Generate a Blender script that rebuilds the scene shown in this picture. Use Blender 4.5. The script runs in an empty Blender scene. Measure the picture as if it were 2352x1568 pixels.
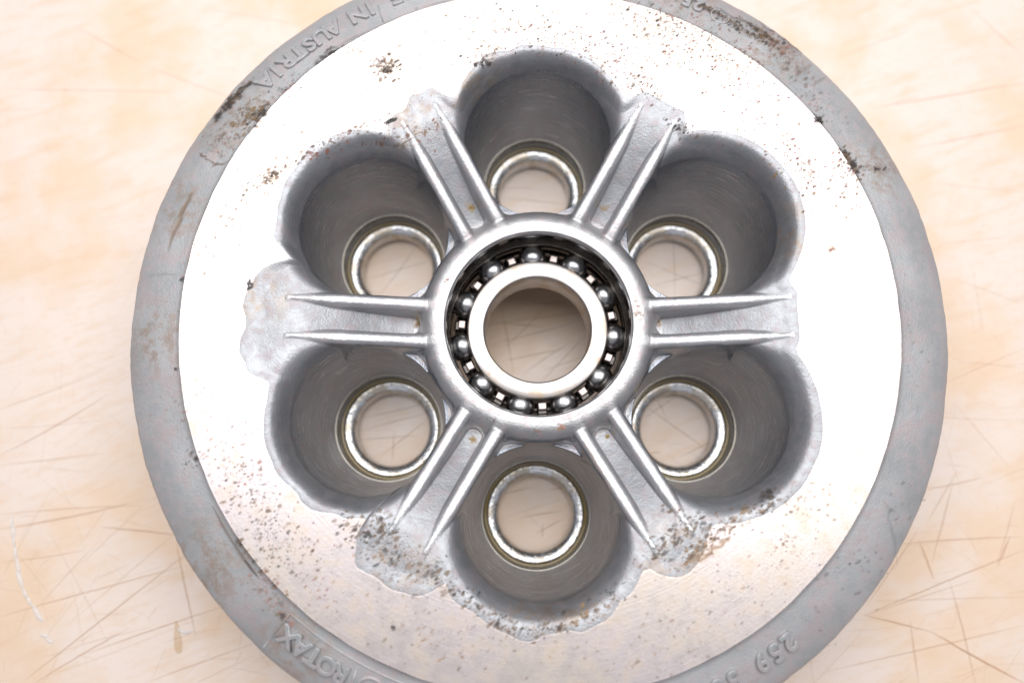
import bpy, math, random
import numpy as np
from mathutils import Matrix, Vector

# One drawing unit (u) is 8 mm of the real part; S turns drawing units into metres.
S = 0.008
rng = random.Random(7)
nrg = np.random.RandomState(7)
scene = bpy.context.scene
C = scene.collection

# ------------------------------------------------------------------ camera
CAM = np.array([-0.604, -3.724, 17.527]); PITCH, YAW, ROLL, FPX = 0.182, 0.001, 0.001, 1786.5
def rotm(p, y, r):
    return Matrix.Rotation(p, 3, 'X') @ Matrix.Rotation(y, 3, 'Y') @ Matrix.Rotation(r, 3, 'Z')
RC = rotm(PITCH, YAW, ROLL)
cam = bpy.data.cameras.new('camera')
cam.sensor_width = 36.0
cam.lens = 36.0 * FPX / 2352.0
cam.clip_start = 0.005; cam.clip_end = 20.0
cam.dof.use_dof = True
cam.dof.focus_distance = 18.0 * S
cam.dof.aperture_fstop = 8.0
co = bpy.data.objects.new('camera', cam); C.objects.link(co)
co.matrix_world = Matrix.Translation(Vector(CAM * S)) @ RC.to_4x4()
scene.camera = co

# ------------------------------------------------------------------ light
scene.view_settings.view_transform = 'Standard'
scene.view_settings.look = 'None'
scene.view_settings.exposure = 0.0
scene.view_settings.gamma = 1.0
w = bpy.data.worlds.new('World'); scene.world = w; w.use_nodes = True
bg = w.node_tree.nodes['Background']
bg.inputs[0].default_value = (0.94, 0.94, 1.02, 1); bg.inputs[1].default_value = 0.35
def area(name, loc, target, sx, sy, radiance, color=(1, 1, 1)):
    l = bpy.data.lights.new(name, 'AREA'); l.shape = 'RECTANGLE'
    l.size = sx * S; l.size_y = sy * S
    l.energy = radiance * math.pi * (sx * S) * (sy * S)
    l.color = color
    o = bpy.data.objects.new(name, l); C.objects.link(o)
    o.location = Vector(loc) * S
    o.rotation_euler = (Vector(target) - Vector(loc)).to_track_quat('-Z', 'Y').to_euler()
    return o
area('ceiling_softbox', (1, 15, 46), (0.5, 10, 0), 64, 37, 4.5)
scene.cycles.max_bounces = 8
scene.cycles.sample_clamp_indirect = 6

# ------------------------------------------------------------------ helpers
def unproj(px, py, z):
    """a pixel of the 2352 px wide photograph -> the point it shows on the plane z (drawing units)"""
    d = RC @ Vector(((px - 1176) / FPX, -(py - 784) / FPX, -1))
    t = (z - CAM[2]) / d.z
    return CAM[0] + d.x * t, CAM[1] + d.y * t

def link(o, parent=None, label=None, cat=None, group=None, kind=None):
    C.objects.link(o)
    if parent: o.parent = parent
    if label: o['label'] = label
    if cat: o['category'] = cat
    if group: o['group'] = group
    if kind: o['kind'] = kind
    return o

def empty(name, loc=(0, 0, 0), **k):
    o = bpy.data.objects.new(name, None); o.empty_display_size = 0.01
    o.location = Vector(loc) * S
    return link(o, **k)

def mesh(name, V, F, mat, smooth=True, nrm=None):
    """V: n x 3 in drawing units; F: list of tuples or an m x 4 array"""
    me = bpy.data.meshes.new(name)
    V = np.asarray(V, dtype=np.float32) * S
    if isinstance(F, np.ndarray):
        n = F.shape[1]
        me.vertices.add(len(V)); me.vertices.foreach_set('co', V.ravel())
        me.loops.add(F.size); me.loops.foreach_set('vertex_index', F.astype(np.int32).ravel())
        me.polygons.add(len(F)); me.polygons.foreach_set('loop_start', np.arange(0, F.size, n, dtype=np.int32))
        me.polygons.foreach_set('loop_total', np.full(len(F), n, dtype=np.int32))
        me.update(calc_edges=True); me.validate()
    else:
        me.from_pydata([tuple(v) for v in V], [], F); me.update()
    me.polygons.foreach_set('use_smooth', np.full(len(me.polygons), bool(smooth)))
    if nrm is not None:
        me.normals_split_custom_set_from_vertices([tuple(v) for v in nrm])
    if mat: me.materials.append(mat)
    return me

def obj(name, me, loc=(0, 0, 0), rz=0.0, **k):
    o = bpy.data.objects.new(name, me); o.location = Vector(loc) * S; o.rotation_euler.z = rz
    return link(o, **k)

def lathe(prof, n=96, closed=False, wob=None):
    P = np.array(prof, float); m = len(P)
    a = np.linspace(0, 2 * np.pi, n, endpoint=False)
    R = P[:, 0][:, None] + (wob(a)[None, :] if wob is not None else 0 * a[None, :])
    V = np.stack([R * np.cos(a), R * np.sin(a), np.repeat(P[:, 1][:, None], n, 1)], -1).reshape(-1, 3)
    F = []
    for i in range(m if closed else m - 1):
        i2 = (i + 1) % m
        for j in range(n):
            j2 = (j + 1) % n
            F.append((i * n + j, i * n + j2, i2 * n + j2, i2 * n + j))
    return V, np.array(F)[:, ::-1]

def arc(cx, cz, r, a0, a1, n):
    return [(cx + r * math.cos(math.radians(a0 + (a1 - a0) * i / n)), cz + r * math.sin(math.radians(a0 + (a1 - a0) * i / n))) for i in range(n + 1)]

# value noise for geometry ------------------------------------------------
def vnoise(x, y, scale, seed):
    r = np.random.RandomState(seed); G = r.rand(64, 64)
    x = np.asarray(x) * scale + 31.7; y = np.asarray(y) * scale + 17.3
    xi = np.floor(x).astype(int); yi = np.floor(y).astype(int)
    fx = x - xi; fy = y - yi; fx = fx * fx * (3 - 2 * fx); fy = fy * fy * (3 - 2 * fy)
    g = lambda a, b: G[a % 64, b % 64]
    return (g(xi, yi) * (1 - fx) + g(xi + 1, yi) * fx) * (1 - fy) + (g(xi, yi + 1) * (1 - fx) + g(xi + 1, yi + 1) * fx) * fy - 0.5

# ------------------------------------------------------------------ materials
class NT:
    def __init__(self, name):
        self.m = bpy.data.materials.new(name); self.m.use_nodes = True
        self.t = self.m.node_tree; self.n = self.t.nodes; self.l = self.t.links
        self.b = self.n['Principled BSDF']
        tc = self.n.new('ShaderNodeTexCoord'); mp = self.n.new('ShaderNodeMapping')
        mp.inputs['Scale'].default_value = (1 / S,) * 3
        self.l.new(tc.outputs['Object'], mp.inputs['Vector']); self.co = mp.outputs[0]
    def setin(self, sock, v):
        if hasattr(v, 'is_output') or isinstance(v, bpy.types.NodeSocket): self.l.new(v, sock)
        else: sock.default_value = v
    def noise(self, scale, detail=4, rough=0.55, vec=None, dist=0.0, stretch=None, rot=0):
        vec = vec or self.co
        if stretch:
            mp = self.n.new('ShaderNodeMapping'); mp.inputs['Scale'].default_value = stretch
            mp.inputs['Rotation'].default_value = (0, 0, rot)
            # rotate first, then stretch
            mp.vector_type = 'TEXTURE' if False else 'POINT'
            r = self.n.new('ShaderNodeVectorRotate'); r.rotation_type = 'Z_AXIS'; r.inputs['Angle'].default_value = rot
            self.l.new(vec, r.inputs['Vector']); mp.inputs['Rotation'].default_value = (0, 0, 0)
            self.l.new(r.outputs[0], mp.inputs['Vector']); vec = mp.outputs[0]
        x = self.n.new('ShaderNodeTexNoise'); x.inputs['Scale'].default_value = scale
        x.inputs['Detail'].default_value = detail; x.inputs['Roughness'].default_value = rough
        x.inputs['Distortion'].default_value = dist
        self.l.new(vec, x.inputs['Vector']); return x.outputs['Fac']
    def voro(self, scale, feature='F1', rnd=1.0):
        x = self.n.new('ShaderNodeTexVoronoi'); x.feature = feature
        x.inputs['Scale'].default_value = scale; x.inputs['Randomness'].default_value = rnd
        self.l.new(self.co, x.inputs['Vector']); return x.outputs['Distance']
    def ramp(self, f, a, b, lo=0.0, hi=1.0):
        x = self.n.new('ShaderNodeMapRange'); x.interpolation_type = 'SMOOTHSTEP'
        x.inputs['From Min'].default_value = a; x.inputs['From Max'].default_value = b
        x.inputs['To Min'].default_value = lo; x.inputs['To Max'].default_value = hi
        self.l.new(f, x.inputs['Value']); return x.outputs[0]
    def math(self, op, a, b=0.0):
        x = self.n.new('ShaderNodeMath'); x.operation = op
        self.setin(x.inputs[0], a); self.setin(x.inputs[1], b); return x.outputs[0]
    def mix(self, f, a, b):
        x = self.n.new('ShaderNodeMix'); x.data_type = 'RGBA'
        self.setin(x.inputs[0], f)
        for s, v in ((x.inputs[6], a), (x.inputs[7], b)):
            if isinstance(v, tuple): s.default_value = (*v, 1)
            else: self.l.new(v, s)
        return x.outputs[2]
    def bump(self, h, strength, dist, prev=None):
        x = self.n.new('ShaderNodeBump'); x.inputs['Strength'].default_value = strength
        x.inputs['Distance'].default_value = dist * S
        self.l.new(h, x.inputs['Height'])
        if prev: self.l.new(prev, x.inputs['Normal'])
        return x.outputs[0]
    def done(self, color=None, metal=None, rough=None, normal=None, **k):
        for nm, v in (('Base Color', color), ('Metallic', metal), ('Roughness', rough), ('Normal', normal)):
            if v is None: continue
            s = self.b.inputs[nm]
            if isinstance(v, tuple): s.default_value = (*v, 1)
            else: self.setin(s, v)
        for nm, v in k.items():
            self.b.inputs[nm.replace('_', ' ')].default_value = v
        return self.m
    def blob(self, x, y, r0, r1):
        """1 inside radius r0 of (x, y), 0 outside r1"""
        v = self.n.new('ShaderNodeVectorMath'); v.operation = 'MULTIPLY'; v.inputs[1].default_value = (1, 1, 0)
        self.l.new(self.co, v.inputs[0])
        d = self.n.new('ShaderNodeVectorMath'); d.operation = 'DISTANCE'; d.inputs[1].default_value = (x, y, 0)
        self.l.new(v.outputs[0], d.inputs[0])
        return self.ramp(d.outputs['Value'], r0, r1, 1.0, 0.0)

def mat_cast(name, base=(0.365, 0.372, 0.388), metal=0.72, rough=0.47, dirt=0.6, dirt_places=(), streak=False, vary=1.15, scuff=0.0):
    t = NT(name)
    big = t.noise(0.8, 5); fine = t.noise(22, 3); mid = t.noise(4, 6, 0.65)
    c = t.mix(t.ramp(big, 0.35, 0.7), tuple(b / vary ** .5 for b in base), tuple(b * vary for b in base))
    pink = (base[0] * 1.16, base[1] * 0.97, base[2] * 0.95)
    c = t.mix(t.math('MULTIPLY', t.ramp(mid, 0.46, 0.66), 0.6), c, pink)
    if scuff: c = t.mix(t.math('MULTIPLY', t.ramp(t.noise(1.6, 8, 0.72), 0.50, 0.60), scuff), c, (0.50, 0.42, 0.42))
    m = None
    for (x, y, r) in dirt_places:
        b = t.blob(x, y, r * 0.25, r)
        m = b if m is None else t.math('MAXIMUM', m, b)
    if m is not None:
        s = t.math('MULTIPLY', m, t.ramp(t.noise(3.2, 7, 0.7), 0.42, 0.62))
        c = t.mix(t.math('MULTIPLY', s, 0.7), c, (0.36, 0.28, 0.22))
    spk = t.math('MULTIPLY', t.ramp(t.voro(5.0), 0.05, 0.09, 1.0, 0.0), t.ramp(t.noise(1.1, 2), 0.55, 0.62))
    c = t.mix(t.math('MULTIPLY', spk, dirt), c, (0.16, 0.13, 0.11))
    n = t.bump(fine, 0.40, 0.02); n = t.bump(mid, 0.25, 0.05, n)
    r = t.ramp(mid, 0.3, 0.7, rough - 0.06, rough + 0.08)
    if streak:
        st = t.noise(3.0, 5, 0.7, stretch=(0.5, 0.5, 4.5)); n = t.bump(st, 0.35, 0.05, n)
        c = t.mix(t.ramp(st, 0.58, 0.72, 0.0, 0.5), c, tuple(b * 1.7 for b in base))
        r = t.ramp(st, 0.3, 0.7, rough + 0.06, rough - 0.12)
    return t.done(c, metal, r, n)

CAST = mat_cast('cast_aluminium', dirt_places=[(-1.6, 5.9, 1.1), (-3.2, 4.9, 1.3), (-2.9, -5.6, 1.2), (2.9, -5.3, 1.3), (0.2, -6.4, 1.6), (-6.3, 0.4, 1.0), (5.8, 2.0, 1.0), (4.3, -5.1, 0.9)])
RIM = mat_cast('cast_rim_aluminium', (0.45, 0.455, 0.46), 0.45, 0.52, vary=1.16, scuff=0.6, dirt_places=[(-7.3, 4.9, 1.5), (-8.5, 2.6, 1.2), (5.6, 6.7, 1.3), (7.9, 3.6, 1.1), (-8.7, -0.5, 1.2), (-7.2, -5.4, 1.3), (-5.2, -7.0, 1.2), (3.6, 8.2, 1.2)])
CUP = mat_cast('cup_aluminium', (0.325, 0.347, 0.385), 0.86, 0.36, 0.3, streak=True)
HUBM = mat_cast('hub_aluminium', (0.46, 0.46, 0.465), 0.88, 0.43, 0.8)
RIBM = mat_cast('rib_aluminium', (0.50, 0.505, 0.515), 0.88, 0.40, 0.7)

def mat_machined():
    t = NT('machined_aluminium')
    big = t.noise(0.45, 6, 0.6); mid = t.noise(2.2, 6, 0.65)
    c = t.mix(t.ramp(big, 0.4, 0.62), (0.74, 0.66, 0.66), (0.75, 0.665, 0.61))
    c = t.mix(t.math('MULTIPLY', t.ramp(mid, 0.46, 0.66), 0.6), c, (0.68, 0.565, 0.46))
    c = t.mix(t.math('MULTIPLY', t.ramp(t.noise(7, 5, 0.7), 0.52, 0.7), 0.35), c, (0.55, 0.43, 0.34))
    # fine turned grain running round the plate's axis
    sp = t.n.new('ShaderNodeSeparateXYZ'); t.l.new(t.co, sp.inputs[0])
    r2 = t.math('SQRT', t.math('ADD', t.math('POWER', sp.outputs[0], 2.0), t.math('POWER', sp.outputs[1], 2.0)))
    wv = t.n.new('ShaderNodeTexNoise'); wv.noise_dimensions = '1D'; wv.inputs['Scale'].default_value = 26; wv.inputs['Detail'].default_value = 3
    t.l.new(r2, wv.inputs['W'])
    n = t.bump(wv.outputs['Fac'], 0.10, 0.012); n = t.bump(t.noise(14, 4, 0.7), 0.12, 0.02, n)
    pits = t.math('MULTIPLY', t.ramp(t.voro(9.0), 0.06, 0.10, 1.0, 0.0), t.ramp(t.noise(1.3, 3), 0.50, 0.62))
    c = t.mix(t.math('MULTIPLY', pits, 0.55), c, (0.30, 0.22, 0.17))
    return t.done(c, 0.76, t.ramp(mid, 0.3, 0.75, 0.30, 0.42), n)
MACH = mat_machined()

def mat_steel(name, base, rough, metal=1.0, blotch=None, amt=0.5):
    t = NT(name); c = base
    m = t.noise(2.2, 5, 0.6)
    if blotch: c = t.mix(t.math('MULTIPLY', t.ramp(m, 0.45, 0.7), amt), base, blotch)
    n = t.bump(t.noise(18, 3), 0.08, 0.01)
    return t.done(c, metal, t.ramp(m, 0.3, 0.7, rough * 0.85, rough * 1.25), n)
RACE = mat_steel('ground_steel', (0.57, 0.535, 0.515), 0.34, 0.9, (0.50, 0.38, 0.27), 0.85)
RACEO = mat_steel('dark_race_steel', (0.20, 0.19, 0.18), 0.12, 1.0, (0.36, 0.29, 0.22), 0.4)
BALLM = mat_steel('ball_steel', (0.52, 0.52, 0.53), 0.28, 1.0, (0.40, 0.37, 0.34), 0.6)
CAGEM = mat_steel('cage_steel', (0.10, 0.09, 0.085), 0.3)
TABM = mat_steel('cage_tab_steel', (0.50, 0.42, 0.39), 0.35, 0.8)
BOREM = mat_steel('oily_bore_steel', (0.16, 0.16, 0.165), 0.14, 1.0, (0.30, 0.29, 0.28), 0.5)
def mat_collar():
    t = NT('bushing_steel'); m = t.noise(2.4, 6, 0.65); w_ = t.noise(5.0, 4, 0.6)
    c = t.mix(t.ramp(m, 0.42, 0.66), (0.60, 0.60, 0.60), (0.50, 0.44, 0.36))
    n = t.bump(w_, 0.5, 0.05); n = t.bump(t.noise(20, 3), 0.3, 0.01, n)
    return t.done(c, 1.0, t.ramp(m, 0.3, 0.7, 0.12, 0.34), n)
COLM = mat_collar() or mat_steel('bushing_steel', (0.55, 0.545, 0.54), 0.24, 1.0, (0.48, 0.43, 0.38), 0.6)
t = NT('amber_oil'); OIL = t.done((0.22, 0.15, 0.045), 0.0, 0.08, None, Coat_Weight=0.5)

def mat_table():
    t = NT('plastic_worktop')
    a = t.noise(0.33, 6, 0.55); b = t.noise(1.6, 5, 0.6, stretch=(0.35, 1.6, 1), rot=-0.35)
    c = t.mix(t.ramp(a, 0.42, 0.66), (0.87, 0.74, 0.655), (0.86, 0.65, 0.48))
    c = t.mix(t.math('MULTIPLY', t.ramp(b, 0.5, 0.72), 0.45), c, (0.80, 0.57, 0.37))
    g = t.noise(5.5, 6, 0.72, stretch=(0.6, 1.3, 1), rot=-0.25)
    c = t.mix(t.math('MULTIPLY', t.ramp(g, 0.50, 0.68), 0.40), c, (0.82, 0.61, 0.44))
    wet = t.ramp(t.noise(0.5, 3), 0.35, 0.65, 0.30, 0.5)
    n = t.bump(t.noise(6, 5, 0.6, stretch=(0.4, 1.4, 1), rot=-0.3), 0.15, 0.03)
    return t.done(c, 0.0, wet, n)
TABLE = mat_table()

def mat_marks(name, rough=0.6):
    """colour and opacity come from a corner colour attribute"""
    t = NT(name)
    a = t.n.new('ShaderNodeVertexColor'); a.layer_name = 'tint'
    t.l.new(a.outputs['Color'], t.b.inputs['Base Color']); t.l.new(a.outputs['Alpha'], t.b.inputs['Alpha'])
    t.b.inputs['Roughness'].default_value = rough
    return t.m
MARKS = mat_marks('grime'); CUTS = mat_marks('knife_cut_stain', 0.5)

# ------------------------------------------------------------------ the worktop
TZ = -4.3
me = mesh('worktop', [(-110, -90, TZ), (110, -90, TZ), (110, 110, TZ), (-110, 110, TZ),
                      (-110, -90, TZ - 2), (110, -90, TZ - 2), (110, 110, TZ - 2), (-110, 110, TZ - 2)],
          [(0, 1, 2, 3), (7, 6, 5, 4), (0, 4, 5, 1), (1, 5, 6, 2), (2, 6, 7, 3), (3, 7, 4, 0)], TABLE, False)
table = obj('worktop', me, kind='structure')
table['label'] = 'cream plastic worktop with brown knife cuts and stains'

def ribbons(lines):
    """lines: (points, width, colour rgb, alpha) -> flat tapering strips just above the worktop"""
    V = []; F = []; Cc = []
    for pts, wd, col, al in lines:
        n = len(pts); base = len(V)
        for i, (x, y) in enumerate(pts):
            x0, y0 = pts[max(0, i - 1)]; x1, y1 = pts[min(n - 1, i + 1)]
            dx, dy = x1 - x0, y1 - y0; L = math.hypot(dx, dy) or 1
            tpr = math.sin(math.pi * (i + 0.3) / (n - 0.4)) ** 0.6
            h = wd * (0.35 + 0.65 * tpr) / 2
            for s, aa in ((-1, 0.0), (0, 1.0), (1, 0.0)):
                V.append((x - dy / L * h * s, y + dx / L * h * s, TZ + 0.004)); Cc.append((*col, al * aa * (0.25 + 0.75 * tpr)))
        for i in range(n - 1):
            for k in (0, 1):
                q = base + i * 3 + k; F.append((q, q + 1, q + 4, q + 3))
    return V, F, Cc
def tinted(name, V, F, Cc, mat, smooth=False):
    me = mesh(name, V, F, mat, smooth)
    at = me.color_attributes.new('tint', 'FLOAT_COLOR', 'POINT')
    at.data.foreach_set('color', np.array(Cc, dtype=np.float32).ravel())
    return me
def wander(x0, y0, x1, y1, n=9, amp=0.03):
    L = math.hypot(x1 - x0, y1 - y0); nx, ny = -(y1 - y0) / L, (x1 - x0) / L
    bow = rng.gauss(0, amp) * L; out = []
    for i in range(n):
        s = i / (n - 1); o = bow * math.sin(math.pi * s) + rng.gauss(0, 0.0035)
        out.append((x0 + (x1 - x0) * s + nx * o, y0 + (y1 - y0) * s + ny * o))
    return out
lines = []
BRN = (0.52, 0.27, 0.10)
def cut(px0, py0, px1, py1, wd=0.05, al=0.6, col=BRN):
    a = unproj(px0, py0, TZ); b = unproj(px1, py1, TZ)
    lines.append((wander(*a, *b, n=14, amp=0.008), wd * 0.80, col, al * (0.52 + 0.34 * min(1, max(0, (py0 + py1) / 3136)))))
# the cuts one can point to in the photograph
for q in [(0, 204, 420, 212, .06, .5), (170, 60, 330, 150, .10, .35), (330, 150, 560, 235, .10, .3), (0, 255, 110, 250, .05, .35), (470, 20, 700, 60, .09, .3),
          (0, 940, 240, 850, .05, .55), (0, 1045, 250, 905, .06, .7), (0, 1068, 240, 1040, .05, .5), (0, 985, 240, 965, .05, .3),
          (0, 1415, 420, 1300, .05, .6), (60, 1560, 430, 1270, .05, .75), (80, 1568, 300, 1440, .05, .7), (200, 1500, 520, 1390, .05, .65), (0, 1215, 300, 1155, .09, .45),
          (0, 1180, 330, 1160, .06, .4), (230, 1210, 420, 1230, .10, .4), (405, 1250, 450, 1460, .09, .45), (160, 1430, 420, 1210, .04, .4), (330, 1568, 600, 1470, .05, .45),
          (0, 1290, 200, 1262, .05, .4), (90, 1390, 230, 1240, .05, .35), (170, 1310, 340, 1150, .04, .35), (0, 1335, 120, 1120, .04, .3),
          (1985, 1412, 2352, 1262, .05, .75), (1985, 1412, 2240, 1330, .05, .4), (1985, 1412, 2140, 1450, .07, .6), (2140, 1450, 2352, 1568, .10, .65), (2050, 1250, 2352, 1232, .06, .5),
          (1990, 1390, 2110, 1215, .05, .5), (2190, 1100, 2140, 1290, .07, .45), (2110, 1240, 2145, 1330, .09, .55), (2010, 1380, 2352, 1370, .05, .35), (1900, 1540, 2352, 1435, .05, .5),
          (2120, 1125, 2260, 1095, .06, .5), (2200, 1080, 2130, 1200, .05, .5), (2330, 1150, 2290, 1290, .05, .45), (2180, 1330, 2240, 1568, .08, .4), (2090, 1420, 2110, 1568, .10, .3),
          (2290, 1300, 2320, 1230, .10, .45), (2060, 950, 2352, 965, .05, .3), (2170, 880, 2352, 800, .05, .4), (2200, 830, 2352, 846, .05, .3), (2190, 925, 2320, 1075, .05, .35),
          (2000, 250, 2352, 190, .08, .6), (2040, 240, 2110, 222, .09, .4), (2100, 340, 2352, 290, .09, .45), (1930, 130, 2090, 70, .10, .3), (2150, 420, 2352, 440, .06, .3),
          (2230, 20, 2352, 130, .12, .3), (2150, 560, 2352, 540, .05, .3), (2190, 640, 2352, 700, .06, .35), (2230, 600, 2260, 780, .05, .3)]:
    cut(*q)
for q in [(1120, 745, 1345, 715), (1160, 800, 1260, 700), (1240, 880, 1345, 770), (1150, 700, 1180, 860), (850, 640, 985, 600), (870, 680, 960, 560), (1480, 600, 1630, 660), (1546, 540, 1550, 680), (1500, 655, 1620, 625), (1140, 432, 1240, 434), (1150, 455, 1300, 470),
          (830, 960, 985, 925), (840, 985, 980, 950), (820, 1010, 960, 1000), (870, 1050, 985, 960), (900, 1060, 905, 990), (1480, 930, 1640, 1045), (1500, 900, 1530, 960), (1490, 1040, 1520, 1038),
          (1560, 1050, 1640, 1010), (1480, 960, 1560, 905), (1150, 1135, 1225, 1118), (1260, 1125, 1310, 1118), (1230, 1225, 1295, 1190), (1245, 1235, 1247, 1200), (1190, 1190, 1290, 1172),
          (1130, 790, 1340, 735), (1150, 830, 1300, 800), (1200, 860, 1320, 780), (1140, 740, 1250, 750), (1180, 700, 1330, 690), (1250, 850, 1340, 820)]:
    cut(*q, 0.04, 0.8)
# the finer cuts between them, crossing at every angle
def on_plate(x, y): return math.hypot(x, y) < 10.6
for i in range(1300):
    px = rng.uniform(-120, 2470); py = rng.uniform(-80, 1640)
    x, y = unproj(px, py, TZ)
    if 6.1 < math.hypot(x, y) < 10.2: continue
    low = py / 1568
    a = rng.gauss(0.25, 0.35) if rng.random() < 0.62 else rng.uniform(0, math.pi)
    L = rng.uniform(0.4, 1.5) if rng.random() < .7 else rng.uniform(1.5, 3.8)
    L *= 1.0
    lines.append((wander(x - math.cos(a) * L / 2, y - math.sin(a) * L / 2, x + math.cos(a) * L / 2, y + math.sin(a) * L / 2, 9, 0.012),
                  rng.uniform(0.018, 0.045), (0.60, 0.36 + rng.uniform(-.03, .04), 0.17), rng.uniform(0.05, 0.24) * (0.30 + 0.70 * low)))
V, F, Cc = ribbons(lines)
o = obj('knife_cuts', tinted('knife_cuts', V, F, Cc, CUTS), parent=table, kind='stuff')

# wet marks: an oil drop and a broken streak of water drops, each lying on the worktop
t = NT('clear_oil'); DROP = t.done((0.72, 0.50, 0.22), 0.0, 0.03, None, Alpha=0.28)
t = NT('water_glint'); WATER_GLINT = t.done((0.97, 0.95, 0.92), 0.0, 0.04, None, Alpha=0.6)  # water whitened so its colour carries the bright highlights
def puddle(cx, cy, outline, h, seed=0, rings=5):
    """low domed film with an uneven outline [(dx, dy)...]"""
    n = len(outline); V = []; F = []
    for k in range(rings):
        s = 1 - (k / (rings - 1)) * 0.92
        z = TZ + 0.006 + h * math.sqrt(max(0, 1 - s ** 2.5)) 
        for dx, dy in outline: V.append((cx + dx * s, cy + dy * s, z))
    for k in range(rings - 1):
        for j in range(n):
            F.append((k * n + j, k * n + (j + 1) % n, (k + 1) * n + (j + 1) % n, (k + 1) * n + j))
    F.append(tuple((rings - 1) * n + j for j in range(n)))
    return V, F
def blob_outline(rx, ry, rot, n=20, ragged=0.15):
    ph = [rng.uniform(0, 6.28) for _ in range(4)]
    out = []
    for i in range(n):
        a = 2 * math.pi * i / n
        k = 1 + ragged * (math.sin(2 * a + ph[0]) * .5 + math.sin(3 * a + ph[1]) * .35 + math.sin(5 * a + ph[2]) * .25)
        x, y = rx * k * math.cos(a), ry * k * math.sin(a)
        out.append((x * math.cos(rot) - y * math.sin(rot), x * math.sin(rot) + y * math.cos(rot)))
    return out
dx_, dy_ = unproj(408, 1462, TZ)
tear = [(0.13 * math.sin(a) * (1 - 0.75 * max(0, math.cos(a))) + 0.02 * math.sin(3 * a) - 0.07 * math.cos(a), 0.42 * math.cos(a)) for a in np.linspace(0, 2 * math.pi, 24, endpoint=False)]
V, F = puddle(dx_, dy_, tear[::-1], 0.05)
drop = obj('oil_drop', mesh('oil_drop', V, F, DROP), label='small wet drop of amber oil on the worktop below left of the plate', cat='oil drop')
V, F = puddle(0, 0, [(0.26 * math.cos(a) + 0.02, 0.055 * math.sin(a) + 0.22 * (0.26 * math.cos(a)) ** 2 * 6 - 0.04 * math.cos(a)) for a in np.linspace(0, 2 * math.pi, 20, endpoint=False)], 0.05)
obj('painted_glint', mesh('painted_glint', V, F, WATER_GLINT), (dx_ + .16, dy_ + .13, 0.003), parent=drop)  # whitish arc that paints the highlight on the oil drop
V = []; F = []
for (px, py, ln, wd, an) in [(28, 1200, .16, .07, 95), (31, 1222, .2, .08, 92), (33, 1245, .12, .06, 95), (36, 1270, .18, .08, 100), (42, 1300, .22, .09, 108), (46, 1330, .26, .10, 112),
                             (58, 1362, .16, .07, 120), (68, 1380, .16, .07, 125), (86, 1408, .28, .10, 122), (102, 1458, .16, .06, 170), (114, 1470, .14, .06, 155)]:
    x, y = unproj(px, py, TZ)
    v, f = puddle(x, y, blob_outline(ln, wd * .8, math.radians(an - 180), 12), 0.05, rings=4)
    b = len(V); V += v; F += [tuple(i + b for i in q) for q in f]
obj('water_streak', mesh('water_streak', V, F, WATER_GLINT), label='broken curved streak of shiny water drops on the worktop at the far left', cat='water streak', kind='stuff')

# ------------------------------------------------------------------ the pressure plate
plate = empty('pressure_plate', (0, 0, TZ), label='round grey cast aluminium clutch pressure plate with six deep cups around a ribbed hub', cat='clutch part')
def sub(name, me, parent=None, loc=(0, 0, 0), **k):
    """a part in plate coordinates (the plate's Empty stands at its foot)"""
    p = parent or plate
    off = Vector((0, 0, TZ)) if p is plate else Vector((0, 0, 0))
    return obj(name, me, tuple(Vector(loc) - off), parent=p, **k)

RH, RO_CUP, R_FLOOR = 4.48, 1.71, 1.40
ZM, ZFLOOR = 0.50, -3.78
RIB_O, RIB_W = 0.44, 0.172
CUPA = [math.radians(90 - 60 * i) for i in range(6)]
cup_ext = [2.16, 2.22, 2.30, 2.38, 2.18, 2.20]          # how far the cast dish reaches round each cup
SPOKEA = [math.radians(60 * j) for j in range(6)]
spoke_end = [5.80, 5.95, 5.90, 5.95, 5.95, 6.0]
BAYS = [(-5.75, 0.35, 1.0), (-5.6, -0.45, 1.05), (*unproj(895, 1250, 0.5), 0.72), (*unproj(960, 1290, 0.5), 0.70), (*unproj(1545, 1255, 0.5), 0.62), (*unproj(975, 285, 0.5), 0.75)]   # where the casting runs out further under the machined face
spoke_w = [0.95, 0.85, 1.0, 1.15, 1.05, 1.0]

def smax(a, b, k):
    h = np.clip(0.5 + 0.5 * (a - b) / k, 0, 1); return b * (1 - h) + a * h + k * h * (1 - h)
def smin(a, b, k): return -smax(-a, -b, k)
def sstep(x, a, b):
    t = np.clip((x - a) / (b - a), 0, 1); return t * t * (3 - 2 * t)

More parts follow.
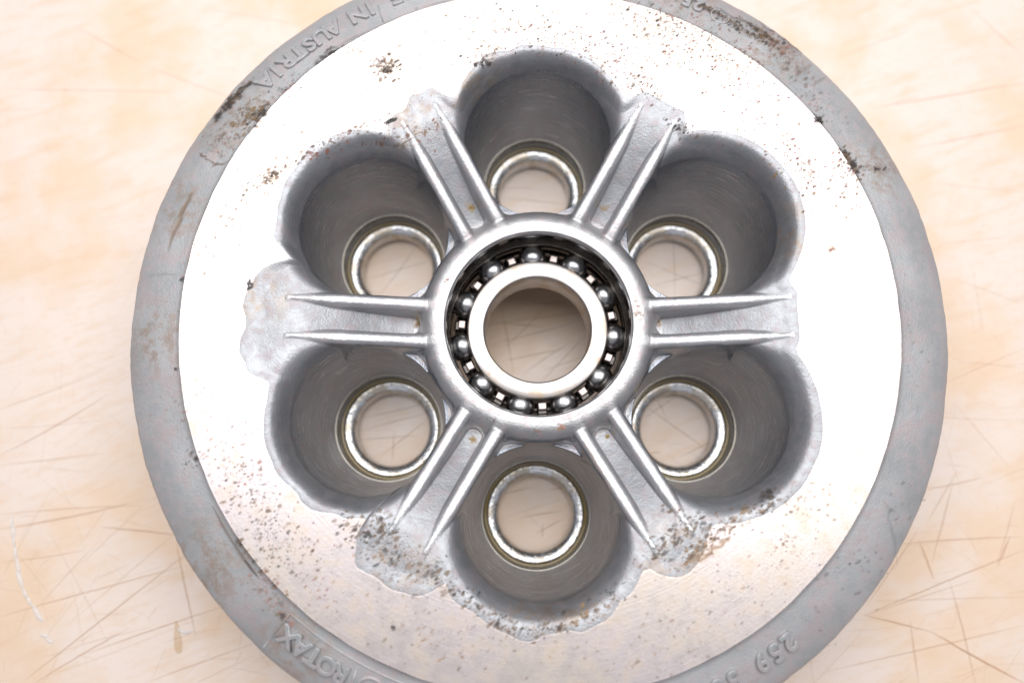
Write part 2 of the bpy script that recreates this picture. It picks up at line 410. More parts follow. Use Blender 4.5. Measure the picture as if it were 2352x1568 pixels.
def dish_edge(ang):
    """radius at which the flat machined face begins, for each direction"""
    out = np.zeros_like(ang)
    for a, e in zip(CUPA, cup_ext):
        d = np.angle(np.exp(1j * (ang - a)))
        s = RH * np.sin(d); q = e * e - s * s
        r = np.where((q > 0) & (np.cos(d) > 0), RH * np.cos(d) + np.sqrt(np.maximum(q, 0)), 0)
        out = smax(out, r, 0.30)
    for a, e, wdt in zip(SPOKEA, spoke_end, spoke_w):
        d = np.angle(np.exp(1j * (ang - a)))
        lat = np.abs(e * np.tan(np.clip(d, -1.2, 1.2)))
        r = np.where(np.abs(d) < 0.6, (e / np.cos(np.clip(d, -1, 1))) - 1.6 * sstep(lat, wdt * 0.5, wdt * 1.9), 0)
        out = smax(out, r, 0.42)
    for bx, by, br in BAYS:
        D = math.hypot(bx, by); d = np.angle(np.exp(1j * (ang - math.atan2(by, bx))))
        q = br * br - (D * np.sin(d)) ** 2
        r = np.where((q > 0) & (np.cos(d) > 0), D * np.cos(d) + np.sqrt(np.maximum(q, 0)), 0)
        out = smax(out, r, 0.30)
    X, Y = np.cos(ang) * 6, np.sin(ang) * 6
    rag = sstep(np.cos(ang - math.radians(118)), 0.75, 0.98) + 0.8 * sstep(np.cos(ang - math.radians(-108)), 0.7, 0.95) + 1.1 * sstep(np.cos(ang - math.radians(178)), 0.90, 0.98) + 0.10
    out = out + rag * (0.26 * vnoise(X, Y, 1.3, 3) + 0.24 * vnoise(X, Y, 2.7, 6) + 0.10 * vnoise(X, Y, 4.5, 4)) + 0.015 * vnoise(X, Y, 12, 5)
    return out

def height(X, Y, info=False):
    R = np.hypot(X, Y)
    # dish / channel floor
    nz = 0.05 * vnoise(X, Y, 1.1, 8) + 0.014 * vnoise(X, Y, 5, 9)
    B = 0.485 - 1.34 * sstep(5.95 - R, 0.0, 3.6) + nz * 0.5
    rc = np.full_like(R, 99.0); ci = np.zeros(R.shape, int)
    for i, a in enumerate(CUPA):
        d = np.hypot(X - RH * math.cos(a), Y - RH * math.sin(a))
        ci = np.where(d < rc, i, ci); rc = np.minimum(rc, d)
    t = np.clip((2.24 - rc) / (2.24 - RO_CUP), 0, 0.995)
    fil = 0.47 - 1.05 * (1 - np.sqrt(1 - t ** 1.9))
    wall = -0.475 - np.clip((RO_CUP - rc) / (RO_CUP - R_FLOOR), 0, 1) ** 0.9 * 2.675
    Cz = np.where(rc > RO_CUP, fil, wall)
    Cz = np.where(rc < R_FLOOR, np.maximum(-3.15 - (R_FLOOR - rc) * 9, ZFLOOR), Cz)
    web = smin(B, Cz, 0.10)
    # hub
    dh = R - 2.80
    def roundoff(d, wd, dp, slope=9.0):
        u = np.clip((d + wd) / wd, 0, 0.97)
        return dp * (1 - np.sqrt(1 - u * u)) + np.maximum(d + 0.03 * wd, 0) * slope
    hubT = -0.20 + 0.006 * vnoise(X, Y, 3, 14)
    hub = hubT - roundoff(dh, 0.42, 0.42)
    hub = hub - 0.05 * sstep(2.215 - R, 0, 0.05)
    ribs = np.full_like(R, -9.0); ri = np.zeros(R.shape, int); dr_all = np.full_like(R, 9.0)
    k = 0
    for a in SPOKEA:
        U = X * math.cos(a) + Y * math.sin(a); Vv = -X * math.sin(a) + Y * math.cos(a)
        for s in (1, -1):
            wd = RIB_W * (1 - 0.60 * sstep(U, 4.6, 5.8)) + 0.015 * sstep(3.2 - U, 0, .6)
            off = RIB_O + 0.012 * vnoise(U + 7 * k, U * 0 + k, 0.9, 21)
            d = np.maximum(np.abs(Vv - s * off) - wd, (U - 5.75) * 0.35)
            d = np.where(U > 1.9, d, 9.0)
            T = -0.26 + 0.72 * np.clip((U - 2.6) / 3.0, 0, 1.1) ** 0.9
            h = T - roundoff(d, 0.15, 0.15, 7.0)
            ri = np.where(h > ribs, k, ri); ribs = np.maximum(ribs, h); dr_all = np.minimum(dr_all, d)
            k += 1
    dall = smin(dh, dr_all, 0.34)
    flare = -0.42 - roundoff(dall, 0.12, 0.2, 8.0)
    st = smax(smax(hub, ribs, 0.10), flare, 0.14)
    st = st - 30 * np.maximum(0, 1.64 - rc)
    h = smax(st, web, 0.10)
    if info: return h, rc, ci, ribs - np.maximum(web, hub), ri, R
    return h

NA, NR = 1440, 400
ang = np.linspace(0, 2 * np.pi, NA, endpoint=False)
rin = dish_edge(ang)
R0 = 2.165
sr = np.linspace(0, 1, NR)
Rg = R0 + (rin[None, :] - R0) * sr[:, None]
X = Rg * np.cos(ang)[None, :]; Y = Rg * np.sin(ang)[None, :]
H, rc, ci, ribd, ri, _ = height(X, Y, True)
# the dish comes up to just under the machined face at its edge
e = sstep(sr[:, None], 0.90, 1.0) + 0 * X
H = H * (1 - e) + e * np.maximum(H, 0.4975)
H = np.minimum(H, 0.498)
P = np.stack([X, Y, H], -1)
du = np.gradient(P, axis=0); dv = (np.roll(P, -1, 1) - np.roll(P, 1, 1)) / 2
Nn = np.cross(du, dv); Nn /= np.linalg.norm(Nn, axis=-1, keepdims=True); Nn[Nn[..., 2] < 0] *= -1
idx = np.arange(NR * NA).reshape(NR, NA)
Q = np.stack([idx[:-1], idx[1:], np.roll(idx, -1, 1)[1:], np.roll(idx, -1, 1)[:-1]], -1)   # (NR-1, NA, 4)
mid = lambda A: A[:-1]
mrc, mci, mrib, mri, mR = mid(rc), mid(ci), mid(ribd), mid(ri), mid(Rg)
lab = np.zeros(mrc.shape, int)                       # 0 web
lab[mR < 2.97] = 1                                    # 1 hub
isrib = (mrib > -0.03) & (mR >= 2.74) & (mR < 5.7)
lab[isrib] = 20 + mri[isrib]
cupm = (mrc < RO_CUP + 0.06) & (mid(H) < 0.1) & ~isrib
cupm |= (mrc < RO_CUP - 0.03)
lab[cupm] = 2 + mci[cupm]
lab[mrc < 1.12] = -1                                  # the open hole in the cup's floor
Pf, Nf = P.reshape(-1, 3), Nn.reshape(-1, 3)
def patch(name, mask, mat, **k):
    f = Q[mask]
    used, inv = np.unique(f, return_inverse=True)
    me = mesh(name, Pf[used], inv.reshape(-1, 4), mat, True, Nf[used])
    return me
sub('cast_web', patch('cast_web', lab == 0, CAST))
hub = sub('hub', patch('hub', lab == 1, HUBM))
for k in range(12):
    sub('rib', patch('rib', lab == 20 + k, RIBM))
cups = []
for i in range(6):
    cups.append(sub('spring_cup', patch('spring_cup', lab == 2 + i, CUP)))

# machined annular face, from the dish's ragged edge to the turned outer edge
RW = 8.06
rows = [(0.0, ZM - 0.001)] + [(x, ZM) for x in np.linspace(0.01, 1, 60)]
Vm = []; na = 1440
wob = 0.018 * vnoise(np.cos(ang) * 8, np.sin(ang) * 8, 3.0, 31)
for s_, z in rows:
    r = rin - 0.002 + (RW + wob - rin) * s_
    Vm.append(np.stack([r * np.cos(ang), r * np.sin(ang), np.full_like(r, z)], -1))
Vm = np.array(Vm)
ii = np.arange(len(rows) * na).reshape(len(rows), na)
Qm = np.stack([ii[:-1], ii[1:], np.roll(ii, -1, 1)[1:], np.roll(ii, -1, 1)[:-1]], -1).reshape(-1, 4)
sub('machined_face', mesh('machined_face', Vm.reshape(-1, 3), Qm, MACH))

# the cast rim outside it
nick = lambda a: 0.022 * vnoise(np.cos(a) * 9, np.sin(a) * 9, 1.4, 41) + 0.010 * vnoise(np.cos(a) * 9, np.sin(a) * 9, 7, 42)
prof = [(8.06, ZM - 0.003), (8.075, 0.455), (8.10, 0.41), (8.2, 0.385), (8.5, 0.34), (8.8, 0.27), (9.1, 0.16), (9.26, 0.085), (9.34, 0.03), (9.385, -0.05), (9.40, -0.16), (9.39, -0.7), (9.3, -0.8),
        (8.3, -0.85), (8.0, -0.6), (6.9, -0.5)]
V, F = lathe(prof, 720)
ang2 = np.linspace(0, 2 * np.pi, 720, endpoint=False)
V = V.reshape(len(prof), 720, 3)
for i, (r, z) in enumerate(prof):
    kx = np.clip((r - 8.3) / 1.0, 0, 1); f = 1 + kx * nick(ang2) / r * 1.6
    V[i, :, 0] *= f; V[i, :, 1] *= f
    if 0 < i < 9: V[i, :, 2] += 0.03 * vnoise(V[i, :, 0], V[i, :, 1], 1.3, 43) * min(1, i / 3)
rim = sub('rim', mesh('rim', V.reshape(-1, 3), F, RIM))

# unseen side: closed underside, cup walls and an added light-blocking hub tube down to the worktop
V, F = lathe([(2.62, -1.5), (2.60, -4.15), (2.55, -4.22), (2.35, -4.22), (2.30, -1.12)], 96)
sub('hub_light_block', mesh('hub_light_block', V, F, CAST))  # unseen tube, added to keep the space below the bearing in shade
for i, a in enumerate(CUPA):
    V, F = lathe([(1.80, -0.9), (1.66, -4.1), (1.60, -4.2), (1.50, -4.2), (1.30, -4.2), (1.25, -3.9)], 64)
    c = sub('cup_wall', mesh('cup_wall', V, F, CAST), cups[i], (RH * math.cos(a), RH * math.sin(a), 0))
# bore of the hub
V, F = lathe([(2.168, -0.247), (2.155, -0.30), (2.15, -1.07), (2.3, -1.10)], 160)
sub('bore_wall', mesh('bore_wall', V, F, BOREM), hub)

# bushing collar pressed in each cup's floor, with oil standing in the groove round it
cprof = [(1.27, -4.1), (1.275, -3.70)] + arc(1.235, -3.62, 0.04, 0, 90, 5) + [(1.19, -3.588), (1.12, -3.615), (1.06, -3.65), (1.015, -3.70), (0.995, -3.77), (0.985, -3.9), (0.985, -4.12), (1.03, -4.2)]
V, F = lathe(cprof, 128); colm = mesh('collar', V, F, COLM)
V, F = lathe([(1.405, -3.36), (1.385, -3.50), (1.345, -3.56), (1.30, -3.57), (1.27, -3.55)], 128, wob=lambda a: 0.01 * np.sin(3 * a)); oilm = mesh('oil_film', V, F, OIL)
V, F = lathe([(1.42, -3.08)] + arc(1.40, -3.12, 0.035, 60, 230, 6) + [(1.39, -3.45)], 128); lipm = mesh('groove_lip', V, F, mat_steel('lip_steel', (0.26, 0.24, 0.21), 0.25))
for i, a in enumerate(CUPA):
    loc = (RH * math.cos(a), RH * math.sin(a), 0)
    for nm, m_ in (('collar', colm), ('oil_film', oilm), ('groove_lip', lipm)):
        sub(nm, m_, cups[i], loc)

# raised lettering cast in the rim
def rim_z(r): return float(np.interp(r, [p[0] for p in prof[:9]], [p[1] for p in prof[:9]]))
glyphs = {}
def glyph(ch, size):
    if (ch, size) in glyphs: return glyphs[(ch, size)]
    cu = bpy.data.curves.new('glyph', 'FONT'); cu.body = ch; cu.size = size * S
    cu.extrude = 0.040 * S; cu.bevel_depth = 0.022 * S; cu.bevel_resolution = 2; cu.offset = 0.004 * S
    cu.align_x = 'CENTER'; cu.resolution_u = 3
    tmp = bpy.data.objects.new('glyph', cu); C.objects.link(tmp)
    dg = bpy.context.evaluated_depsgraph_get(); dg.update()
    me = bpy.data.meshes.new_from_object(tmp.evaluated_get(dg)); me.name = 'raised_letter'
    bpy.data.objects.remove(tmp); me.materials.clear(); me.materials.append(RIM)
    glyphs[(ch, size)] = me; return me
def letters(text, a0, step, up_out, size=0.72, r=8.70):
    h = size * 0.36
    for i, ch in enumerate(text):
        if ch == ' ': continue
        a = math.radians(a0 + step * i)
        rr = r - h if up_out else r + h
        rz = a - math.pi / 2 if up_out else a + math.pi / 2
        o = bpy.data.objects.new('raised_letter', glyph(ch, size))
        o.location = Vector((rr * math.cos(a), rr * math.sin(a), rim_z(rr) - TZ + 0.018)) * S
        tilt = math.radians(-13 if up_out else 13)
        o.rotation_euler = (Matrix.Rotation(rz, 3, 'Z') @ Matrix.Rotation(tilt, 3, 'X')).to_euler()
        link(o, parent=rim)
        o.location.z -= TZ * 0
letters('MADE IN AUSTRIA', 106.6, 2.28, False, 0.60)
letters('ROTAX', -118.9, -2.2, True, 0.56)
letters('259 38', -53.3, -2.32, True, 0.56)
letters('52', 65.2, -1.9, False, 0.5)
for o in list(C.objects):
    if o.parent is rim: o.location.z -= (0 - TZ) * S    # the rim's own origin is the plate's face plane
def bar(name, pts, wd, hgt):
    """low rounded ridge following points (x, y, z)"""
    V = []; F = []; n = len(pts)
    for i, (x, y, z) in enumerate(pts):
        x0, y0, _ = pts[max(0, i - 1)]; x1, y1, _ = pts[min(n - 1, i + 1)]
        L = math.hypot(x1 - x0, y1 - y0) or 1; nx, ny = -(y1 - y0) / L, (x1 - x0) / L
        for o_, h in ((-1, -0.03), (-0.55, .75), (0, 1), (0.55, .75), (1, -0.03)):
            V.append((x + nx * wd * o_, y + ny * wd * o_, z + hgt * h))
    for i in range(n - 1):
        for k in range(4): q = i * 5 + k; F.append((q, q + 1, q + 6, q + 5))
    F.append(tuple(range(5))); F.append(tuple((n - 1) * 5 + k for k in range(5)))
    return mesh(name, V, F, RIM)
def pol(r, a): a = math.radians(a); return (r * math.cos(a), r * math.sin(a), rim_z(r))
sub('raised_frame', bar('raised_frame', [pol(9.25, -129.6), pol(8.9, -129.6), pol(8.6, -129.6), pol(8.30, -129.6)] + [pol(8.29, a) for a in np.arange(-129, -104, 1.0)], 0.028, 0.035), rim)
swirl = [(8.7 + 0.26 * math.sin(t_), -114.2 + 1.9 * math.cos(t_)) for t_ in np.linspace(0.5, 5.4, 18)]
sub('raised_emblem', bar('raised_emblem', [pol(r, a) for r, a in swirl], 0.05, 0.04), rim)
sub('raised_emblem', bar('raised_emblem', [pol(8.98, -116.6), pol(8.7, -116.9), pol(8.42, -117.2)], 0.04, 0.04), rim)
ring = [(8.72 + 0.20 * math.sin(t_), 59.4 + 1.5 * math.cos(t_)) for t_ in np.linspace(2.4, 7.6, 20)]
sub('raised_emblem', bar('raised_emblem', [pol(r, a) for r, a in ring], 0.035, 0.04), rim)
# hairline cracks and ridges
sub('casting_seam', bar('casting_seam', [pol(8.2, 117.2), pol(8.45, 117.0), pol(8.75, 116.6)], 0.02, 0.02), rim)

# ------------------------------------------------------------------ ball bearing in the hub
bear = empty('ball_bearing', (0, 0, -2.1), label='open steel ball bearing with eleven balls pressed into the hub', cat='bearing')
BO = Vector((0, 0, 2.1))
ch = 0.05
def bpart(name, me, loc=(0, 0, 0), rz=0.0): return obj(name, me, tuple(Vector(loc) + BO), rz, parent=bear)
ZR, ZB = -1.03, -2.07
inner = [(1.297, ZB), (1.297, ZR - 0.045), (1.315, ZR - 0.012), (1.345, ZR), (1.672, ZR), (1.70, ZR - 0.014), (1.714, ZR - 0.05), (1.714, ZR - 0.28),
         (1.66, ZR - 0.36), (1.62, ZR - 0.52), (1.66, ZR - 0.68), (1.714, ZR - 0.76), (1.714, ZB), (1.297, ZB)]
V, F = lathe(inner, 192)
me = mesh('inner_race', V, F, RACE); irace = bpart('inner_race', me)
outer = [(2.152, -1.02), (2.14, -1.03), (2.125, -1.06), (2.12, -1.26), (2.17, -1.34), (2.225, -1.50), (2.17, -1.68), (2.12, -1.76), (2.12, -2.07), (2.3, -2.07)]
V, F = lathe(outer, 192); bpart('outer_race', mesh('outer_race', V, F, RACEO))
# balls
def uv_sphere(r, nu=40, nv=24):
    V = [(0, 0, r)]; F = []
    for i in range(1, nv):
        p = math.pi * i / nv
        for j in range(nu): a = 2 * math.pi * j / nu; V.append((r * math.sin(p) * math.cos(a), r * math.sin(p) * math.sin(a), r * math.cos(p)))
    V.append((0, 0, -r))
    for j in range(nu): F.append((0, 1 + j, 1 + (j + 1) % nu)); F.append((len(V) - 1, len(V) - 1 - nu + (j + 1) % nu, len(V) - 1 - nu + j))
    for i in range(nv - 2):
        for j in range(nu): a = 1 + i * nu + j; b = 1 + i * nu + (j + 1) % nu; F.append((a, a + nu, b + nu, b))
    return V, F
V, F = uv_sphere(0.348); bm_ = mesh('ball', V, F, BALLM)
RP = 1.90
# cage: a ribbon ring under the balls with a bright upright tab between each two
V, F = lathe([(1.74, -1.78), (1.74, -1.72), (2.05, -1.72), (2.05, -1.78)], 96, True); bpart('cage_ring', mesh('cage_ring', V, F, CAGEM))
def box(x0, x1, y0, y1, z0, z1, b=0.02):
    V = []; 
    for z, k in ((z0, 0), (z1 - b, 0), (z1, b)):
        V += [(x0 + k, y0 + k, z), (x1 - k, y0 + k, z), (x1 - k, y1 - k, z), (x0 + k, y1 - k, z)]
    F = []
    for i in (0, 4):
        for j in range(4): F.append((i + j, i + (j + 1) % 4, i + 4 + (j + 1) % 4, i + 4 + j))
    F += [(8, 9, 10, 11), (3, 2, 1, 0)]
    return V, F
V, F = box(-0.085, 0.085, -0.095, 0.095, -1.75, -1.20); tabm = mesh('cage_tab', V, F, TABM, False)
V, F = box(-0.15, 0.15, -0.12, 0.12, -1.76, -1.42, 0.03); blkm = mesh('cage_pocket', V, F, CAGEM, False)
for i in range(11):
    a = math.radians(93.5 - i * 360 / 11)
    bpart('ball', bm_, (RP * math.cos(a), RP * math.sin(a), -1.42))
    a2 = a - math.pi / 11
    bpart('cage_pocket', blkm, (1.90 * math.cos(a2), 1.90 * math.sin(a2), 0), a2)
    bpart('cage_tab', tabm, (1.86 * math.cos(a2), 1.86 * math.sin(a2), 0), a2)

# ------------------------------------------------------------------ grime: specks and smears lying on the metal
H_list = H.tolist(); rin_list = rin.tolist()
rim_list = [rim_z(8 + i * 0.01) for i in range(141)]
def surf(x, y):
    r = math.hypot(x, y); j = int((math.atan2(y, x) % (2 * math.pi)) / (2 * math.pi) * NA) % NA
    if r > 9.3: return 0.0
    if r > RW: return rim_list[int((r - 8) * 100)] + 0.02
    ri_ = rin_list[j]
    if r >= ri_: return ZM
    if r < R0: return -5
    f = (r - R0) / (ri_ - R0) * (NR - 1); i = min(int(f), NR - 2); f -= i
    return H_list[i][j] * (1 - f) + H_list[i + 1][j] * f
GV, GF, GC = [], [], []
def speck(x, y, r, col, al, elong=1.0, rot=0.0):
    z = surf(x, y)
    if z < -1.2: return
    if min((x - RH * math.cos(a)) ** 2 + (y - RH * math.sin(a)) ** 2 for a in CUPA) < 1.92 ** 2: return
    n = rng.choice((5, 6, 7)); b = len(GV); GV.append((x, y, z + 0.012)); GC.append((*col, al))
    for i in range(n):
        a = 2 * math.pi * i / n; k = r * rng.uniform(0.6, 1.25)
        u, v = k * elong * math.cos(a), k * math.sin(a)
        xx, yy = x + u * math.cos(rot) - v * math.sin(rot), y + u * math.sin(rot) + v * math.cos(rot)
        GV.append((xx, yy, surf(xx, yy) + 0.012)); GC.append((*col, al * 0.45))
    for i in range(n): GF.append((b, b + 1 + i, b + 1 + (i + 1) % n))
DK, BR, TN, RD = (0.10, 0.085, 0.08), (0.26, 0.17, 0.10), (0.50, 0.33, 0.19), (0.50, 0.24, 0.19)
def cluster(px, py, rx, ry, n, size, cols, al=0.8, rot=0.0, z=ZM):
    c0 = unproj(px, py, z)
    if py < 460 and z == ZM: n = int(n * 2.4); al = min(1, al * 1.35); cols = tuple(tuple(v * 0.72 for v in c) for c in cols)
    for _ in range(int(n * 1.0)):
        u, v = rng.gauss(0, rx / 200), rng.gauss(0, ry / 200)
        x = c0[0] + u * math.cos(rot) - v * math.sin(rot); y = c0[1] + u * math.sin(rot) + v * math.cos(rot)
        speck(x, y, size * (0.26 + 1.0 * rng.random() ** 3), rng.choice(cols), al * rng.uniform(0.25, 1), rng.uniform(1, 2.0), rng.uniform(0.3, 0.9))
R_ = math.radians
for q in [  # px, py, spread along, spread across, count, size, colours, opacity, direction
    (890, 155, 34, 30, 90, .045, (TN, BR, BR), .8, .4), (810, 120, 40, 20, 25, .03, (TN,), .5, .3), (755, 122, 30, 8, 26, .05, (DK,), .9, .6),
    (1290, 90, 240, 60, 260, .028, (RD, BR, DK, TN), .75, -.2), (1560, 70, 200, 90, 330, .030, (RD, RD, BR, DK), .75, -.5), (1690, 150, 130, 90, 120, .028, (RD, TN, DK), .7, -.8),
    (1440, 170, 110, 60, 120, .030, (DK, BR, RD), .75, -.4), (1780, 300, 180, 70, 120, .032, (RD, TN), .75, -.9), (1850, 400, 110, 60, 110, .036, (RD, BR, TN), .85, -.9),
    (1950, 390, 50, 40, 60, .034, (RD, BR), .8, -1), (1960, 460, 70, 40, 60, .032, (RD, TN), .7, -1.2), (1912, 575, 10, 10, 6, .05, (RD,), .9, 0), (1975, 620, 80, 50, 24, .025, (RD,), .5, 0),
    (1640, 300, 200, 90, 60, .025, (TN, DK), .5, -.6), (510, 540, 90, 40, 150, .034, (RD, BR, TN), .8, 1.1), (600, 420, 120, 50, 80, .032, (TN, BR, RD), .7, .9), (620, 410, 24, 18, 40, .045, (BR, TN), .85, .5),
    (700, 300, 200, 80, 60, .026, (TN, RD), .55, .6), (990, 130, 120, 60, 40, .024, (RD,), .5, .2), (1020, 200, 180, 50, 30, .024, (TN, DK), .5, .2),
    (760, 330, 150, 16, 90, .036, (RD, BR), .7, .5), (880, 340, 100, 40, 110, .036, (BR, RD), .5, .4), (895, 278, 14, 5, 16, .05, (DK,), .95, .5), (980, 290, 70, 14, 40, .03, (RD, TN), .7, .5),
    (1110, 145, 22, 10, 22, .045, (DK,), .9, .5), (1120, 120, 60, 18, 40, .03, (DK, RD), .7, .3), (575, 655, 6, 14, 14, .05, (DK,), .95, 0),
    (1480, 200, 70, 30, 50, .03, (DK, RD), .8, -.5), (1560, 290, 40, 14, 30, .035, (DK, BR), .7, -.5),
    (470, 600, 60, 60, 40, .03, (RD, TN), .6, 0), (470, 900, 80, 60, 40, .034, (RD, BR), .6, 1.2), (520, 1000, 60, 70, 60, .036, (BR, DK, RD), .7, -1.2),
    (545, 1080, 70, 60, 130, .038, (BR, DK, RD), .7, -1.2), (590, 1160, 90, 60, 170, .036, (BR, DK), .7, -1.0), (640, 1240, 80, 60, 180, .034, (BR, DK, BR), .75, -.9), (690, 1290, 60, 60, 90, .034, (BR, RD), .7, -.9),
    (740, 1370, 70, 60, 80, .03, (RD, TN), .6, -.8), (440, 1060, 14, 40, 22, .05, (DK,), .9, -1.3), (575, 1280, 90, 8, 60, .05, (DK, BR), .85, -.95), (620, 1330, 60, 14, 40, .04, (RD, BR), .7, -.8),
    (830, 1225, 60, 30, 90, .05, (BR, DK), .8, -.5), (880, 1200, 40, 24, 50, .06, (BR, DK), .85, -.4), (900, 1270, 90, 50, 220, .05, (BR, TN, DK), .65, -.5), (1000, 1310, 40, 26, 40, .05, (DK, BR), .8, -.9),
    (1080, 1380, 110, 20, 130, .042, (DK, BR), .85, -.6), (1160, 1430, 70, 16, 90, .042, (DK, BR), .85, -.3), (1260, 1440, 90, 16, 110, .042, (DK, BR), .8, .1), (1350, 1410, 90, 20, 110, .04, (BR, TN), .75, .4), (1300, 1405, 5, 5, 4, .05, (DK,), .95, 0),
    (1390, 1370, 60, 30, 50, .04, (BR, DK), .7, .5), (903, 1439, 5, 5, 4, .075, (DK,), .95, 0), (1100, 1470, 260, 60, 200, .030, (TN, BR), .5, 0), (1000, 1440, 140, 60, 90, .032, (TN, BR), .55, -.4),
    (1580, 1210, 70, 40, 120, .055, (DK, BR), .8, .5), (1530, 1260, 60, 30, 90, .05, (DK, BR), .7, .5), (1630, 1240, 80, 16, 110, .045, (TN, BR, BR), .85, .6), (1600, 1275, 70, 14, 90, .040, (TN, BR), .8, .6),
    (1700, 1180, 120, 26, 130, .042, (BR, TN), .7, .3), (1768, 1130, 16, 12, 26, .07, (DK,), .95, .8), (1760, 1155, 40, 26, 50, .045, (DK, BR), .8, .6),
    (1810, 1240, 40, 30, 60, .035, (BR, TN), .65, .5), (1850, 1150, 70, 70, 110, .034, (TN, BR), .7, .8), (1700, 1350, 220, 120, 260, .028, (BR, DK, RD), .5, .6), (1500, 1480, 260, 90, 180, .03, (TN, BR), .45, .2),
    (1930, 1090, 60, 120, 70, .026, (RD, TN), .4, 0), (2020, 930, 40, 50, 30, .026, (RD,), .4, 0),
    # on the rim
    (1760, 60, 60, 10, 60, .045, (DK, BR), .9, -.6), (1640, 15, 90, 10, 90, .045, (DK, BR), .9, -.5), (1720, 65, 60, 12, 70, .040, (DK, BR), .7, -.5), (1790, 90, 60, 30, 90, .04, (BR, RD), .6, -.7), (1830, 145, 60, 30, 60, .04, (BR,), .35, -.8),
    (1885, 275, 14, 8, 20, .06, (DK,), .95, -.9), (1960, 370, 40, 10, 36, .05, (DK, BR), .9, -1.1), (2010, 380, 60, 14, 26, .04, (DK,), .6, 0), (1880, 220, 90, 40, 60, .03, (RD, DK), .5, -.8),
    (512, 228, 14, 8, 20, .06, (DK,), .95, .9), (530, 205, 50, 14, 60, .05, (BR, DK), .7, .9), (570, 260, 60, 40, 120, .045, (BR, TN), .6, .8), (590, 260, 30, 18, 50, .045, (DK, BR), .7, .8), (490, 250, 20, 8, 18, .05, (DK,), .9, .9),
    (660, 195, 60, 20, 50, .03, (RD, DK), .6, .6), (500, 330, 60, 50, 60, .035, (BR, RD), .5, 1), (412, 640, 8, 3, 10, .05, (DK,), .95, .6), (400, 845, 4, 4, 4, .05, (DK,), .9, 0),
    (395, 940, 60, 60, 50, .03, (RD, BR), .5, 0), (440, 1045, 30, 10, 20, .05, (DK, BR), .8, -1.2), (600, 1370, 60, 20, 60, .04, (BR, RD), .6, -.6), (650, 1420, 30, 10, 24, .05, (DK, RD), .8, -.6),
    (2080, 1150, 60, 60, 40, .035, (DK,), .4, 0), (1980, 1300, 80, 60, 70, .04, (DK,), .4, 0), (1900, 1420, 80, 60, 60, .035, (DK,), .35, 0), (2100, 800, 60, 160, 50, .03, (DK,), .35, 0),
    # on the hub and the ribs
    (1000, 970, 20, 10, 8, .03, (BR,), .4, 0), (1295, 978, 16, 6, 26, .04, (RD, TN), .8, .2), (1240, 990, 40, 6, 24, .035, (RD, BR), .8, 0), (1130, 960, 40, 6, 16, .03, (DK,), .7, -.4),
    (1020, 625, 6, 12, 18, .03, (TN, RD), .7, .3), (1005, 870, 10, 20, 18, .03, (TN, RD), .6, .3), (1475, 700, 16, 26, 26, .045, (TN,), .6, .3), (1480, 880, 14, 40, 40, .04, (TN, BR), .7, -.4), (1400, 1100, 16, 70, 110, .035, (TN, RD, BR), .75, .52)]:
    cluster(*q)
GOLD = (0.62, 0.46, 0.16)
for q in [(1082, 484, 10, 6, 40), (1384, 484, 12, 7, 30), (962, 742, 6, 12, 30), (1512, 742, 8, 8, 16), (1088, 1010, 12, 6, 40), (1392, 1000, 8, 5, 16)]:
    cluster(*q, .045, (GOLD, GOLD, TN), .55, 0, -.8)
def smear(pxs, wd, col, al, z=0.3):
    P_ = [unproj(a, b, z) for a, b in pxs]; n = len(P_); b0 = len(GV)
    for i, (x, y) in enumerate(P_):
        x0, y0 = P_[max(0, i - 1)]; x1, y1 = P_[min(n - 1, i + 1)]; L = math.hypot(x1 - x0, y1 - y0) or 1
        k = math.sin(math.pi * (i + .4) / (n - .2)) ** .6 * wd * rng.uniform(.6, 1.2)
        for s_, aa in ((-1, 0), (0, 1), (1, 0)):
            xx, yy = x - (y1 - y0) / L * k * s_, y + (x1 - x0) / L * k * s_
            GV.append((xx, yy, surf(xx, yy) + 0.014)); GC.append((*col, al * aa))
    for i in range(n - 1):
        for k in (0, 1): q = b0 + i * 3 + k; GF.append((q, q + 1, q + 4, q + 3))
def way(p, q, n=9, j=3): return [(p[0] + (q[0] - p[0]) * i / n + rng.gauss(0, j), p[1] + (q[1] - p[1]) * i / n + rng.gauss(0, j)) for i in range(n + 1)]
smear(way((437, 448), (385, 575), 9, 2), .07, (0.30, 0.20, 0.12), .7)
smear(way((445, 440), (410, 500), 6, 2), .10, (0.34, 0.25, 0.16), .45)
smear(way((455, 352), (480, 368), 5, 1.5), .04, (0.20, 0.14, 0.12), .8)
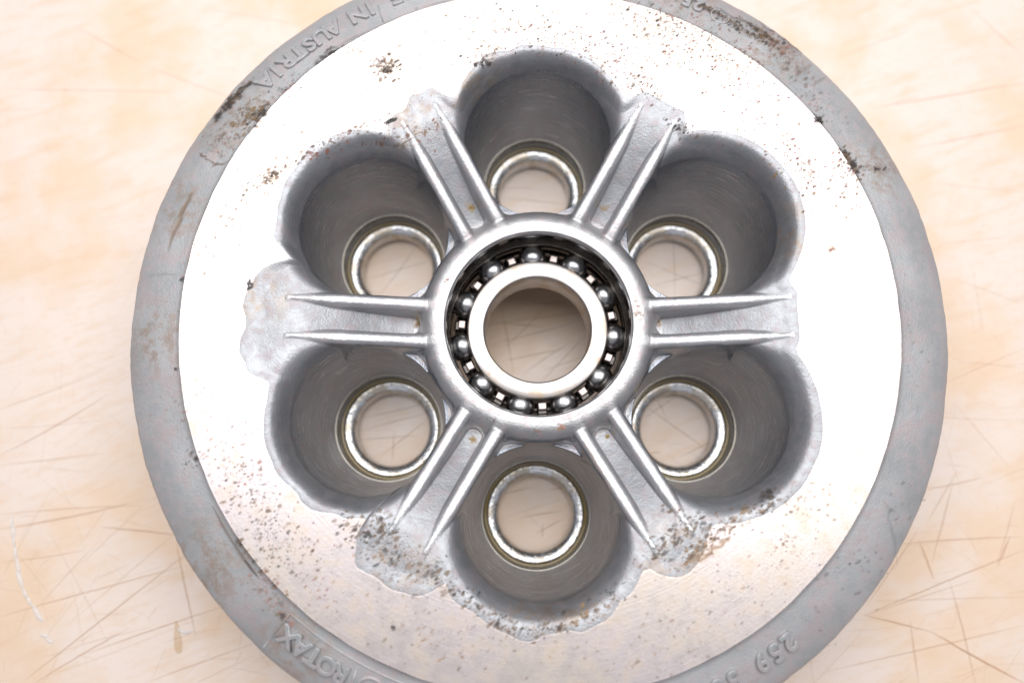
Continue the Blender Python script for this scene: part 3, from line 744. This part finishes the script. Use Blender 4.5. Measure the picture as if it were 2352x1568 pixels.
smear([(480, 368), (495, 378), (515, 381), (530, 374), (540, 360)], .022, (0.22, 0.19, 0.18), .85)
smear(way((330, 628), (410, 632), 6, 1), .014, (0.25, 0.23, 0.22), .5)
smear(way((572, 640), (568, 668), 6, 1.5), .05, (0.06, 0.06, 0.06), .95, .5)
smear(way((886, 284), (905, 274), 5, 1), .045, (0.05, 0.05, 0.05), .95, .5)
smear([(492, 1160), (515, 1205), (538, 1243), (560, 1276), (580, 1302), (600, 1328)], .05, (0.20, 0.15, 0.13), .65)
smear([(566, 1284), (576, 1298), (586, 1311), (594, 1320)], .05, (0.10, 0.08, 0.08), .8)
smear(way((1750, 40), (1850, 110), 12, 3), .05, (0.16, 0.12, 0.11), .75)
smear(way((1640, 12), (1750, 62), 12, 3), .045, (0.16, 0.12, 0.11), .7)
smear(way((1870, 140), (1830, 170), 6, 3), .10, (0.30, 0.22, 0.18), .35)
smear(way((1900, 175), (1860, 200), 6, 3), .06, (0.30, 0.22, 0.20), .4)
smear(way((745, 128), (775, 112), 6, 2), .045, (0.08, 0.07, 0.07), .9)
smear(way((775, 112), (850, 75), 9, 2), .03, (0.42, 0.28, 0.26), .6)
smear(way((2035, 1150), (2075, 1310), 9, 4), .05, (0.30, 0.30, 0.30), .3)
smear(way((1345, 1010), (1430, 1180), 10, 2), .06, (0.55, 0.40, 0.33), .55)
smear(way((1600, 1290), (1680, 1230), 8, 4), .08, (0.50, 0.30, 0.14), .55, .5)
smear(way((1560, 1300), (1640, 1262), 8, 4), .06, (0.50, 0.32, 0.16), .5, .5)
smear(way((1480, 860), (1440, 940), 8, 2), .035, (0.50, 0.38, 0.24), .6, -.2)
smear(way((1280, 972), (1300, 982), 4, 1), .05, (0.60, 0.36, 0.28), .7, -.3)
smear(way((1225, 990), (1245, 992), 4, 1), .04, (0.35, 0.20, 0.15), .7, -.4)
sub('grime_speck', tinted('grime_speck', GV, GF, GC, MARKS), kind='stuff')
for o in C.objects:
    if o.name == 'grime_speck': o.location.z = -TZ * S
